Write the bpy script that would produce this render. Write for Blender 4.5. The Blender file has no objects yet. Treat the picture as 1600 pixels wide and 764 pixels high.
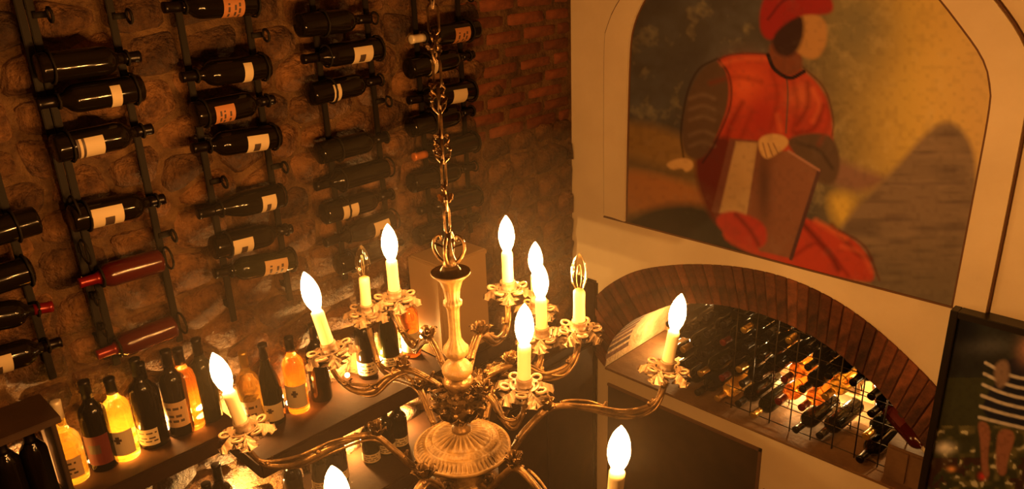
import bpy, bmesh, math, random
import numpy as np
from mathutils import Vector, Matrix
random.seed(7); np.random.seed(7)
C = bpy.context.scene.collection
PI = math.pi
# ------------------------------------------------------------------ camera
F = 1234.576; YAW, PITCH, ROLL = .786, .371, -.037
def _rot(a, b, c):
    ca, sa, cb, sb, cc, sc = math.cos(a), math.sin(a), math.cos(b), math.sin(b), math.cos(c), math.sin(c)
    Rz = np.array([[ca, -sa, 0], [sa, ca, 0], [0, 0, 1]]); B = np.array([[1, 0, 0], [0, 0, -1], [0, 1, 0]])
    Rx = np.array([[1, 0, 0], [0, cb, -sb], [0, sb, cb]]); Rr = np.array([[cc, -sc, 0], [sc, cc, 0], [0, 0, 1]])
    return Rr @ Rx @ B @ Rz
CM = _rot(YAW, PITCH, ROLL)
def ray(px, py): return CM.T @ np.array([(px-800)/F, (py-382)/F, 1.0])
def onY(px, py, Y): v = ray(px, py); return Vector(v*Y/v[1])
def onX(px, py, X): v = ray(px, py); return Vector(v*X/v[0])
def onZ(px, py, Z): v = ray(px, py); return Vector(v*Z/v[2])
cam = bpy.data.cameras.new('camera'); cam.sensor_width = 36; cam.lens = F/1600*36; cam.clip_start = .05
co = bpy.data.objects.new('camera', cam); C.objects.link(co)
r_, u_, f_ = CM[0], -CM[1], CM[2]
co.matrix_world = Matrix(((r_[0], u_[0], -f_[0], 0), (r_[1], u_[1], -f_[1], 0), (r_[2], u_[2], -f_[2], 0), (0, 0, 0, 1)))
bpy.context.scene.camera = co
# ------------------------------------------------------------------ world, exposure, light levels
w = bpy.data.worlds.new('world'); bpy.context.scene.world = w; w.use_nodes = True
w.node_tree.nodes['Background'].inputs[0].default_value = (1, .5, .2, 1)
w.node_tree.nodes['Background'].inputs[1].default_value = 0.0
vs = bpy.context.scene.view_settings
vs.view_transform = 'Standard'; vs.look = 'None'; vs.gamma = 1; vs.exposure = 0.0
LAMP = (1.0, .385, .07)          # warm candle-bulb light
W_BULB = 8.6                     # watts per lit bulb
W_LED = 9.0                     # shelf lamps
W_NICHE = 9.0
HAZE = .014
# ------------------------------------------------------------------ helpers
def lin(c):
    return tuple((x/255/12.92 if x/255 <= .04045 else ((x/255+.055)/1.055)**2.4) for x in c)
def mat(name, col, rough=.6, metal=0, bump=0, bscale=20, var=0, vscale=6, spec=.5, trans=0, col2=None, coat=0, detail=4, dist=.01):
    m = bpy.data.materials.new(name); m.use_nodes = True; nt = m.node_tree; b = nt.nodes['Principled BSDF']
    b.inputs['Base Color'].default_value = (*col, 1); b.inputs['Roughness'].default_value = rough; b.inputs['Metallic'].default_value = metal
    b.inputs['Specular IOR Level'].default_value = spec; b.inputs['Transmission Weight'].default_value = trans; b.inputs['Coat Weight'].default_value = coat
    tc = nt.nodes.new('ShaderNodeTexCoord')
    if col2 is not None:
        n = nt.nodes.new('ShaderNodeTexNoise'); n.inputs['Scale'].default_value = vscale; n.inputs['Detail'].default_value = 6; n.inputs['Roughness'].default_value = .65
        nt.links.new(tc.outputs['Object'], n.inputs['Vector'])
        rp = nt.nodes.new('ShaderNodeValToRGB'); rp.color_ramp.elements[0].position = .35; rp.color_ramp.elements[1].position = .65
        rp.color_ramp.elements[0].color = (*col, 1); rp.color_ramp.elements[1].color = (*col2, 1)
        nt.links.new(n.outputs['Fac'], rp.inputs[0]); out = rp.outputs[0]
        if var:
            oi = nt.nodes.new('ShaderNodeObjectInfo'); mr = nt.nodes.new('ShaderNodeMapRange'); mr.inputs[3].default_value = 1-var; mr.inputs[4].default_value = 1+var
            nt.links.new(oi.outputs['Random'], mr.inputs[0]); mx = nt.nodes.new('ShaderNodeVectorMath'); mx.operation = 'SCALE'
            nt.links.new(out, mx.inputs[0]); nt.links.new(mr.outputs[0], mx.inputs['Scale']); out = mx.outputs[0]
        nt.links.new(out, b.inputs['Base Color'])
    if bump:
        n = nt.nodes.new('ShaderNodeTexNoise'); n.inputs['Scale'].default_value = bscale; n.inputs['Detail'].default_value = detail; n.inputs['Roughness'].default_value = .6
        nt.links.new(tc.outputs['Object'], n.inputs['Vector']); bp = nt.nodes.new('ShaderNodeBump'); bp.inputs['Strength'].default_value = bump; bp.inputs['Distance'].default_value = dist
        nt.links.new(n.outputs['Fac'], bp.inputs['Height']); nt.links.new(bp.outputs[0], b.inputs['Normal'])
    return m
def emis(name, col, s, through=0):
    m = bpy.data.materials.new(name); m.use_nodes = True; nt = m.node_tree; nt.nodes.clear()
    o = nt.nodes.new('ShaderNodeOutputMaterial'); e = nt.nodes.new('ShaderNodeEmission'); e.inputs[0].default_value = (*col, 1); e.inputs[1].default_value = s
    if through:
        t = nt.nodes.new('ShaderNodeBsdfTransparent'); a = nt.nodes.new('ShaderNodeAddShader')
        nt.links.new(e.outputs[0], a.inputs[0]); nt.links.new(t.outputs[0], a.inputs[1]); nt.links.new(a.outputs[0], o.inputs[0])
    else: nt.links.new(e.outputs[0], o.inputs[0])
    return m
def vcol(name, rough=.7, bump=.15, bscale=60):
    m = mat(name, (1, 1, 1), rough, bump=bump, bscale=bscale, spec=.25, dist=.004); nt = m.node_tree
    a = nt.nodes.new('ShaderNodeVertexColor'); a.layer_name = 'paint'; nt.links.new(a.outputs[0], nt.nodes['Principled BSDF'].inputs['Base Color']); return m
M = dict(
    mortar=mat('mortar', (.19, .10, .034), .9, bump=1, bscale=30, col2=(.06, .027, .009), vscale=9, dist=.035, detail=8),
    stone=mat('stone', (.215, .098, .030), .58, bump=1, bscale=26, col2=(.045, .018, .007), vscale=12, var=.5, dist=.045, detail=9),
    brick=mat('brick', (.20, .06, .02), .85, bump=.6, bscale=40, col2=(.10, .03, .012), vscale=18, var=.3, dist=.008),
    archbrick=mat('arch_brick', (.16, .05, .02), .85, bump=.8, bscale=40, col2=(.05, .017, .008), vscale=14, var=.6, dist=.008),
    plaster=mat('plaster', (.74, .63, .44), .85, bump=.25, bscale=9, col2=(.66, .55, .37), vscale=2.2, dist=.01, spec=.2),
    plaster_dim=mat('plaster_room', (.30, .19, .10), .9, bump=.2, bscale=9, spec=.2),
    sill=mat('sill_stone', (.22, .12, .05), .8, bump=.5, bscale=20, col2=(.14, .07, .03), vscale=6),
    sand=mat('sandy_stone', (.55, .38, .19), .85, bump=.9, bscale=24, col2=(.36, .21, .09), vscale=9, dist=.02),
    boxwood=mat('brown_box_wood', (.17, .09, .038), .7, bump=.3, bscale=18, col2=(.11, .055, .022), vscale=6),
    archmortar=mat('arch_mortar', (.075, .03, .012), .9, bump=.8, bscale=40, dist=.006),
    line=mat('painted_line', (.13, .06, .03), .8),
    iron=mat('iron', (.010, .007, .004), .7, 0, spec=.2, bump=.3, bscale=90, dist=.002),
    wire=mat('wire', (.05, .035, .02), .4, .8),
    ledge=mat('ledge_wood', (.032, .013, .005), .85, spec=.1, bump=.5, bscale=14, col2=(.018, .007, .003), vscale=5, dist=.005),
    darkwood=mat('dark_wood', (.055, .026, .010), .6, bump=.3, bscale=12, col2=(.03, .014, .006), vscale=4, dist=.004),
    palewood=mat('pale_wood', (.42, .27, .12), .6, bump=.2, bscale=16, col2=(.40, .26, .12), vscale=5, dist=.003),
    brass=mat('brass', (.20, .115, .042), .38, .7, bump=.6, bscale=60, col2=(.055, .030, .012), vscale=28, dist=.004),
    gilt=mat('pale_gilt', (.21, .125, .036), .5, .15, bump=.5, bscale=90, col2=(.11, .062, .018), vscale=40, dist=.003),
    bobe=mat('bobeche_metal', (.22, .145, .08), .5, .2, bump=.6, bscale=80, col2=(.10, .06, .03), vscale=40, dist=.004),
    wax=mat('candle_sleeve', (.62, .52, .30), .5, bump=.2, bscale=50, dist=.002),
    bulb=emis('lit_bulb', (1, .62, .25), 26, 1),
    fil=emis('filament', (1, .6, .22), 60),
    dimfil=mat('cold_filament', (.5, .45, .35), .3, .8),
    led=emis('shelf_lamp', (1, .66, .28), 14),
    dglass=mat('dark_glass', (.006, .004, .002), .10, spec=.3),
    gglass=mat('green_glass', (.010, .011, .003), .10, spec=.35),
    rglass=mat('red_glass', (.05, .005, .003), .18, spec=.5),
    yglass=mat('yellow_glass', (.95, .62, .12), .08, trans=.85),
    oglass=mat('orange_glass', (.95, .36, .05), .08, trans=.85),
    foil=mat('dark_foil', (.008, .005, .004), .3, .5), rfoil=mat('red_foil', (.16, .006, .005), .3, .4),
    gfoil=mat('gold_foil', (.62, .38, .08), .3, .8), ofoil=mat('orange_foil', (.55, .18, .04), .35, .3), wfoil=mat('pale_foil', (.7, .6, .42), .35, .2),
    paper=mat('label_paper', (.50, .40, .24), .7), ink=mat('label_ink', (.05, .03, .02), .6),
    paperr=mat('label_orange', (.36, .15, .05), .7), paperb=mat('label_tan', (.42, .27, .13), .7), paperred=mat('label_red', (.10, .008, .006), .6),
    mural=vcol('mural_paint'), print_=vcol('photo_print', .35, 0), frame=mat('black_frame', (.012, .009, .007), .35),
)
cg = bpy.data.materials.new('clear_glass'); cg.use_nodes = True; nt = cg.node_tree; nt.nodes.clear()
_o = nt.nodes.new('ShaderNodeOutputMaterial'); _t = nt.nodes.new('ShaderNodeBsdfTransparent'); _t.inputs[0].default_value = (.93, .86, .7, 1)
_g = nt.nodes.new('ShaderNodeBsdfGlossy'); _g.inputs['Roughness'].default_value = .08; _f = nt.nodes.new('ShaderNodeLayerWeight'); _f.inputs[0].default_value = .35
_m = nt.nodes.new('ShaderNodeMixShader'); nt.links.new(_f.outputs['Facing'], _m.inputs[0]); nt.links.new(_t.outputs[0], _m.inputs[1]); nt.links.new(_g.outputs[0], _m.inputs[2]); nt.links.new(_m.outputs[0], _o.inputs[0])
M['clear'] = cg
def meshobj(name, me, mats, parent=None, smooth=True, auto=None):
    for m in (mats if isinstance(mats, (list, tuple)) else [mats]): me.materials.append(m)
    if smooth: me.polygons.foreach_set('use_smooth', [True]*len(me.polygons))
    o = bpy.data.objects.new(name, me); C.objects.link(o)
    if parent: o.parent = parent
    return o
def obj(name, bm, mats, parent=None, smooth=True):
    me = bpy.data.meshes.new(name); bm.normal_update(); bm.to_mesh(me); bm.free()
    return meshobj(name, me, mats, parent, smooth)
def thing(name, label, cat, loc=(0, 0, 0), group=None, rotz=0):
    o = bpy.data.objects.new(name, None); C.objects.link(o); o.empty_display_size = .05
    o.location = loc; o.rotation_euler = (0, 0, rotz); tag(o, label, cat, group); return o
def tag(o, label, cat, group=None):
    o['label'] = label; o['category'] = cat
    if group: o['group'] = group
def struct(o): o['kind'] = 'structure'; return o
def box(bm, x0, x1, y0, y1, z0, z1, bev=0):
    r = bmesh.ops.create_cube(bm, size=1)['verts']
    for v in r: v.co = Vector(((x0+x1)/2+v.co.x*(x1-x0), (y0+y1)/2+v.co.y*(y1-y0), (z0+z1)/2+v.co.z*(z1-z0)))
    if bev: bmesh.ops.bevel(bm, geom=list({e for v in r for e in v.link_edges}), offset=bev, segments=2, affect='EDGES')
def boxo(name, a, m, parent=None, bev=.003):
    bm = bmesh.new(); box(bm, *a, bev=bev); return obj(name, bm, m, parent, False)
def lathe(bm, prof, n=24, mod=None, mi=0, cap=True):
    rings = []
    for k, (r, z) in enumerate(prof):
        ring = []
        for i in range(n):
            a = 2*PI*i/n; rr, zz = (mod(r, z, a, k) if mod else (r, z)); ring.append(bm.verts.new((rr*math.cos(a), rr*math.sin(a), zz)))
        rings.append(ring)
    for A, B in zip(rings, rings[1:]):
        for i in range(n):
            f = bm.faces.new((A[i], A[(i+1) % n], B[(i+1) % n], B[i])); f.material_index = mi
    if cap:
        for R, fl in ((rings[0], 1), (rings[-1], 0)):
            f = bm.faces.new(R[::-1] if fl else R); f.material_index = mi
    return rings
def spline(pts, k=6):
    P = [Vector(p) for p in pts]; P = [2*P[0]-P[1]]+P+[2*P[-1]-P[-2]]; out = []
    for i in range(1, len(P)-2):
        for j in range(k):
            t = j/k; a, b, c, d = P[i-1:i+3]
            out.append(.5*((2*b)+(c-a)*t+(2*a-5*b+4*c-d)*t*t+(3*b-a-3*c+d)*t*t*t))
    out.append(P[-2]); return out
def tube(bm, pts, rad, n=7, closed=False, mi=0):
    L = len(pts); rings = []; up = Vector((.13, .21, .97))
    for i, p in enumerate(pts):
        t = (pts[(i+1) % L]-pts[i-1]) if closed else (pts[min(i+1, L-1)]-pts[max(i-1, 0)])
        t.normalize(); s = t.cross(up)
        if s.length < .05: s = t.cross(Vector((1, 0, 0)))
        s.normalize(); q = s.cross(t); r = rad[i] if isinstance(rad, (list, tuple)) else rad
        rings.append([bm.verts.new(p+(s*math.cos(2*PI*j/n)+q*math.sin(2*PI*j/n))*r) for j in range(n)])
    pr = list(zip(rings, rings[1:]))+([(rings[-1], rings[0])] if closed else [])
    for A, B in pr:
        for j in range(n): bm.faces.new((A[j], A[(j+1) % n], B[(j+1) % n], B[j])).material_index = mi
    if not closed: bm.faces.new(rings[0][::-1]); bm.faces.new(rings[-1])
def ball(bm, p, r, sub=1, s=(1, 1, 1)):
    v = bmesh.ops.create_icosphere(bm, subdivisions=sub, radius=r)['verts']
    for x in v: x.co = Vector((x.co.x*s[0], x.co.y*s[1], x.co.z*s[2]))+Vector(p)
def leaf(bm, base, d, up, L, W, curl=.5, lobes=3, th=.0022, sc=.28):
    """an acanthus leaf: scalloped strip from base along d, curling over towards up"""
    d = Vector(d).normalized(); up = Vector(up); up = (up-d*up.dot(d)).normalized(); s = d.cross(up); nu, nv = 11, 5; g = []
    for i in range(nu):
        t = i/(nu-1); a = curl*PI*t*t; cx = L*t*(1-.25*t*abs(curl)); cz = L*.35*math.sin(a)*(1 if curl > 0 else 1)
        wd = W*(math.sin(PI*min(1, .12+t*.88))**.7)*(1+sc*math.sin(t*lobes*2*PI-1)); row = []
        for j in range(nv):
            v = (j/(nv-1)-.5)*2; row.append(bm.verts.new(Vector(base)+d*cx+up*(cz+.25*W*(v*v)-.12*W*math.cos(v*PI*2))+s*v*wd*.5))
        g.append(row)
    fs = [bm.faces.new((g[i][j], g[i+1][j], g[i+1][j+1], g[i][j+1])) for i in range(nu-1) for j in range(nv-1)]
    bmesh.ops.solidify(bm, geom=fs, thickness=th)
def lamp(name, loc, watts, rad=.012, col=LAMP, parent=None):
    l = bpy.data.lights.new(name, 'POINT'); l.energy = watts; l.color = col; l.shadow_soft_size = rad
    o = bpy.data.objects.new(name, l); C.objects.link(o); o.location = loc
    if parent: o.parent = parent
    return o
X, Y = 2.75, 2.33
# ================================================================== STRUCTURE
FLOOR, CEIL, LO = -3.1, 1.15, -1.6
def plane_struct(name, a, m): return struct(boxo(name, a, m, bev=0))
plane_struct('floor', (LO, X+.1, LO, Y+.1, FLOOR-.1, FLOOR), mat('terracotta_floor', (.2, .09, .04), .6, bump=.2))
plane_struct('ceiling', (LO, X+.1, LO, Y+.1, CEIL, CEIL+.1), M['plaster_dim'])
plane_struct('wall_back', (LO-.1, LO, LO-.1, Y+.1, FLOOR, CEIL), M['plaster_dim'])
plane_struct('wall_front', (LO, X+.1, LO-.1, LO, FLOOR, CEIL), M['plaster_dim'])
wl = plane_struct('wall_left', (LO, X+.6, Y, Y+.12, FLOOR, CEIL), M['mortar'])
# ---- rubble stones and bricks of the left wall, each an object
def cell_poly(s, nb, cx, gap, bb):
    P = [Vector((bb[0], bb[2])), Vector((bb[1], bb[2])), Vector((bb[1], bb[3])), Vector((bb[0], bb[3]))]
    for q in nb:
        n = Vector(((q[0]-s[0])*cx*cx, (q[1]-s[1]))); mid = Vector(((s[0]+q[0])/2, (s[1]+q[1])/2)); ln = n.length; n /= ln
        mid = mid-n*gap; out = []
        for a, b in zip(P, P[1:]+P[:1]):
            da, db = (a-mid).dot(n), (b-mid).dot(n)
            if da <= 0: out.append(a)
            if da*db < 0: out.append(a+(b-a)*(da/(da-db)))
        P = out
        if len(P) < 3: return []
    return P
def chaikin(P, q=.22):
    out = []
    for a, b in zip(P, P[1:]+P[:1]):
        out += [a+(b-a)*q, a+(b-a)*(1-q)]
    return out
def pillow(name, P2, h, m, parent, tilt=.15):
    c = sum(P2, Vector((0, 0)))/len(P2); bm = bmesh.new(); n = len(P2); tx, tz = random.uniform(-tilt, tilt), random.uniform(-tilt, tilt)
    A = [bm.verts.new((p.x-c.x, .004, p.y-c.y)) for p in P2]
    def h_(p, k): return -(h*k+(p.x-c.x)*tx+(p.y-c.y)*tz+random.uniform(-.003, .003))
    B = [bm.verts.new(((p.x-c.x)*.84, h_(p, .72), (p.y-c.y)*.82)) for p in P2]
    D = bm.verts.new((0, -h, 0))
    for i in range(n):
        j = (i+1) % n; bm.faces.new((A[i], A[j], B[j], B[i])); bm.faces.new((B[i], B[j], D))
    bmesh.ops.recalc_face_normals(bm, faces=bm.faces)
    o = obj(name, bm, m, parent); o.location = (c.x, Y, c.y); return o
seeds = []; z = -2.12; row = 0
while z < -.06:
    dz = random.uniform(.09, .135); x = .12+random.uniform(0, .1)
    while x < 2.76:
        dx = random.uniform(.10, .225)
        if not (x > 2.16 and z > -.80): seeds.append((x+dx/2+random.uniform(-.012, .012), z+dz/2+random.uniform(-.022, .022)))
        x += dx
    z += dz; row += 1
walls = [(2.22+i*.12, -.74+j*.1) for i in range(5) for j in range(8)]
for s in seeds:
    nb = sorted((q for q in seeds+walls if q is not s), key=lambda q: ((q[0]-s[0])*.8)**2+(q[1]-s[1])**2)[:16]
    P = cell_poly(s, nb, .8, random.uniform(.004, .010), (.08, 2.735, -2.12, -.02))
    if len(P) < 3: continue
    ar = abs(sum(a.x*b.y-b.x*a.y for a, b in zip(P, P[1:]+P[:1])))/2
    if ar < .0012: continue
    pillow('stone', chaikin(P, .15), random.uniform(.014, .036), M['stone'], wl)
zb = -.79; k = 0
while zb < .0:
    hb = .058; x = 2.10-(.0 if k % 2 else .12)+random.uniform(-.02, .02)
    while x < 2.73:
        lb = random.uniform(.20, .25); x1 = min(x+lb, 2.735)
        if x1-x > .05:
            j = lambda: random.uniform(-.004, .004)
            P = [Vector((max(x, 2.08)+.006+j(), zb+.006+j())), Vector((x1-.006+j(), zb+.006+j())), Vector((x1-.006+j(), zb+hb-.006+j())), Vector((max(x, 2.08)+.006+j(), zb+hb-.006+j()))]
            pillow('brick', chaikin(P, .1), random.uniform(.008, .015), M['brick'], wl, .05)
        x = x1
    zb += hb+.006; k += 1
# ---- plaster wall with the arched niche opening
OA = [(2.12, -2.01), (2.10, -1.90), (2.06, -1.82), (1.97, -1.71), (1.85, -1.62), (1.72, -1.54), (1.53, -1.485), (1.36, -1.465), (1.19, -1.475), (1.03, -1.515), (.87, -1.60), (.75, -1.69), (.65, -1.79), (.55, -1.93), (.53, -2.01)]
OO = [(2.27, -1.90), (2.24, -1.74), (2.17, -1.63), (2.07, -1.53), (1.93, -1.435), (1.73, -1.355), (1.54, -1.305), (1.37, -1.28), (1.21, -1.28), (1.05, -1.31), (.90, -1.37), (.75, -1.46), (.62, -1.56), (.50, -1.70), (.42, -1.85)]
def resample(P, n):
    P = spline([(p[0], p[1], 0) for p in P], 8); d = [0]
    for a, b in zip(P, P[1:]): d.append(d[-1]+(b-a).length)
    out = []; j = 0
    for i in range(n):
        t = d[-1]*i/(n-1)
        while j < len(d)-2 and d[j+1] < t: j += 1
        out.append(P[j].lerp(P[j+1], (t-d[j])/(d[j+1]-d[j]+1e-9)))
    return out
NI = resample(OA, 61); NO = resample(OO, 61)
bm = bmesh.new(); T = .14
def quad(pts): bm.faces.new([bm.verts.new(p) for p in pts])
for a, b in zip(NI, NI[1:]):
    quad([(X, a.x, a.y), (X, a.x, CEIL), (X, b.x, CEIL), (X, b.x, b.y)])
quad([(X, Y+.1, FLOOR), (X, Y+.1, CEIL), (X, 2.12, CEIL), (X, 2.12, FLOOR)])
quad([(X, .53, FLOOR), (X, .53, CEIL), (X, LO, CEIL), (X, LO, FLOOR)])
quad([(X, 2.12, FLOOR), (X, 2.12, -2.01), (X, .53, -2.01), (X, .53, FLOOR)])
wr = struct(obj('wall_right', bm, M['plaster'], None, False))
# niche interior
bm = bmesh.new(); NB = X+.52
for a, b in zip(NI, NI[1:]):
    bm.faces.new([bm.verts.new(p) for p in ((X, a.x, a.y), (X, b.x, b.y), (NB, b.x, b.y), (NB, a.x, a.y))])
nv = struct(obj('wall_niche_vault', bm, M['sand'], None, False))
boxo('niche_back', (NB, NB+.05, .3, 2.3, -2.1, -1.3), M['sand'], nv, 0)
boxo('trim_sill', (X-.010, NB, .5, 2.12, -2.022, -2.01), M['sill'], wr, .004)
for i in range(9):                                             # rough plates of stone at the back of the niche
    for k in range(5):
        y0 = .62+i*.17+random.uniform(-.02, .02)+(.06 if k % 2 else 0); z0 = -1.99+k*.11
        bm = bmesh.new(); box(bm, -.02, .01, -.075, .075, -.045, .045, .012)
        for v in bm.verts: v.co += Vector((random.uniform(-.008, .008), random.uniform(-.012, .012), random.uniform(-.008, .008)))
        o = obj('stone', bm, M['sand'], nv); o.location = (NB, y0, z0+.05)
# voussoirs of the brick arch, each an object
NV = 50; I2 = resample(OA, NV+1); O2 = resample(OO, NV+1)
for i in range(NV):
    a, b, c, d = I2[i], I2[i+1], O2[i+1], O2[i]; g = random.uniform(.03, .07)
    P = [a.lerp(b, g), b.lerp(a, g), c.lerp(d, g), d.lerp(c, g)]; cc = sum(P, Vector((0, 0, 0)))/4; bm = bmesh.new()
    pr = random.uniform(.006, .013)
    F_ = [bm.verts.new((-pr+random.uniform(-.002, .002), p.x-cc.x, p.y-cc.y)) for p in P]; B_ = [bm.verts.new((.18, p.x-cc.x, p.y-cc.y)) for p in P]
    bm.faces.new(F_); bm.faces.new(B_[::-1])
    for j in range(4): bm.faces.new((F_[j], B_[j], B_[(j+1) % 4], F_[(j+1) % 4]))
    bmesh.ops.recalc_face_normals(bm, faces=bm.faces); bmesh.ops.bevel(bm, geom=list(bm.edges), offset=.003, segments=1, affect='EDGES')
    o = obj('brick', bm, M['archbrick'], wr, False); o.location = (X, cc.x, cc.y)
# mortar bed of the arch
bm = bmesh.new()
for (a, b), (c, d) in zip(zip(NI, NI[1:]), zip(NO, NO[1:])):
    bm.faces.new([bm.verts.new(p) for p in ((X-.003, a.x, a.y), (X-.003, b.x, b.y), (X-.003, d.x, d.y), (X-.003, c.x, c.y))])
obj('arch_mortar', bm, M['archmortar'], wr, False)
boxo('trim_pier', (X-.02, X+.02, 2.17, Y-.0, FLOOR, -1.56), M['ledge'], wr, .01)
# ledges
l1 = struct(boxo('trim_ledge', (LO, .90, Y-.19, Y+.02, -1.48, -1.42), M['ledge'], None, .006))
l2 = struct(boxo('trim_ledge', (.90, 2.05, Y-.26, Y+.02, -1.60, -1.535), M['ledge'], None, .008))
l3 = struct(boxo('trim_ledge', (LO, 2.05, Y-.30, Y+.02, -1.92, -1.86), M['ledge'], None, .006))
# ================================================================== MURAL (flat wall painting, a plain generic seated figure)
def inpoly(px, py, P):
    P = np.array(P, float); x0, y0 = P[:, 0], P[:, 1]; x1, y1 = np.roll(x0, -1), np.roll(y0, -1); ins = np.zeros(px.shape, bool); dm = np.full(px.shape, 1e9)
    for a, b, c, d in zip(x0, y0, x1, y1):
        cond = ((b > py) != (d > py)); xi = (c-a)*(py-b)/((d-b) if d != b else 1e-9)+a; ins ^= cond & (px < xi)
        L2 = (c-a)**2+(d-b)**2+1e-9; t = np.clip(((px-a)*(c-a)+(py-b)*(d-b))/L2, 0, 1); dm = np.minimum(dm, np.hypot(px-a-t*(c-a), py-b-t*(d-b)))
    return np.where(ins, dm, -dm)
def smooth(P, it=2):
    P = [Vector(p) for p in P]
    for _ in range(it): P = chaikin(P, .25)
    return [(p.x, p.y) for p in P]
def vnoise(px, py, s, seed=0):
    if s > 15: return (.55*_vn(px, py, s, seed)+.28*_vn(px*.8+py*.6, py*.8-px*.6, s*.45, seed+20)+.17*_vn(px*.5-py*.86, py*.5+px*.86, s*.2, seed+30))
    return _vn(px, py, s, seed)
def _vn(px, py, s, seed=0):
    rs = np.random.RandomState(seed); G = rs.rand(64, 64); x = px/s; y = py/s; xi = np.floor(x).astype(int); yi = np.floor(y).astype(int); fx = x-xi; fy = y-yi
    fx = fx*fx*(3-2*fx); fy = fy*fy*(3-2*fy); g = lambda a, b: G[a % 64, b % 64]
    return (g(xi, yi)*(1-fx)+g(xi+1, yi)*fx)*(1-fy)+(g(xi, yi+1)*(1-fx)+g(xi+1, yi+1)*fx)*fy
class Canvas:
    def __init__(s, px, py): s.x = px; s.y = py; s.c = np.zeros((len(px), 3))
    def mix(s, a, col): a = np.clip(a, 0, 1)[:, None]; s.c = s.c*(1-a)+np.array(col)*a
    def poly(s, P, col, soft=1.5, op=1, sm=2):
        if sm: P = smooth(P, sm)
        s.mix((inpoly(s.x, s.y, P)/soft*.5+.5)*op, col)
    def line(s, P, wdt, col, soft=1.5, op=1):
        P = [Vector((*p, 0)) for p in P]; P = spline(P, 5) if len(P) > 2 else P; dm = np.full(s.x.shape, 1e9)
        for a, b in zip(P, P[1:]):
            L2 = (b-a).length_squared+1e-9; t = np.clip(((s.x-a.x)*(b.x-a.x)+(s.y-a.y)*(b.y-a.y))/L2, 0, 1); dm = np.minimum(dm, np.hypot(s.x-a.x-t*(b.x-a.x), s.y-a.y-t*(b.y-a.y)))
        s.mix(((wdt/2-dm)/soft+.5)*op, col)
    def blob(s, x, y, r, ry, col, op=1): s.mix(np.exp(-(((s.x-x)/r)**2+((s.y-y)/ry)**2))*op, col)
_ill = np.array(lin((200, 138, 66)))/np.array((.74, .63, .44))
def A(r, g, b): return tuple(np.clip(np.array(lin((r, g, b)))/_ill, 0.0, .95))
def paint_mesh(name, axis_pt, ys, zs, keep, m, parent, painter):
    U, V = np.meshgrid(ys, zs); Pts = np.stack([np.full(U.size, axis_pt), U.ravel(), V.ravel()], 1); q = Pts @ CM.T; px = 800+F*q[:, 0]/q[:, 2]; py = 382+F*q[:, 1]/q[:, 2]
    cv = Canvas(px, py); painter(cv); nu, nv_ = len(ys), len(zs); fc = []
    for j in range(nv_-1):
        for i in range(nu-1):
            if keep(ys[i], zs[j]): fc.append((j*nu+i, j*nu+i+1, (j+1)*nu+i+1, (j+1)*nu+i))
    me = bpy.data.meshes.new(name); me.from_pydata([tuple(p) for p in Pts], [], fc); ca = me.color_attributes.new('paint', 'FLOAT_COLOR', 'POINT')
    ca.data.foreach_set('color', np.concatenate([cv.c*.88, np.ones((len(px), 1))], 1).astype('f').ravel())
    return meshobj(name, me, m, parent, False)
PI_ = [(2.005, -1.215), (2.005, -.80), (2.0, -.46), (1.985, -.36), (1.965, -.31), (1.93, -.25), (1.87, -.17), (1.75, -.06), (1.55, .03), (1.35, .06), (1.15, .02), (1.0, -.07), (.85, -.21), (.77, -.295), (.69, -.39), (.655, -.47), (.643, -.56), (.643, -.85), (.645, -1.215)]
PO_ = [(2.13, -1.205), (2.135, -.80), (2.135, -.44), (2.125, -.38), (2.095, -.31), (2.04, -.235), (1.96, -.14), (1.81, -.01), (1.58, .10), (1.35, .14), (1.12, .10), (.95, .00), (.78, -.13), (.68, -.22), (.59, -.33), (.553, -.42), (.543, -.56), (.54, -.85), (.54, -1.205)]
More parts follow.
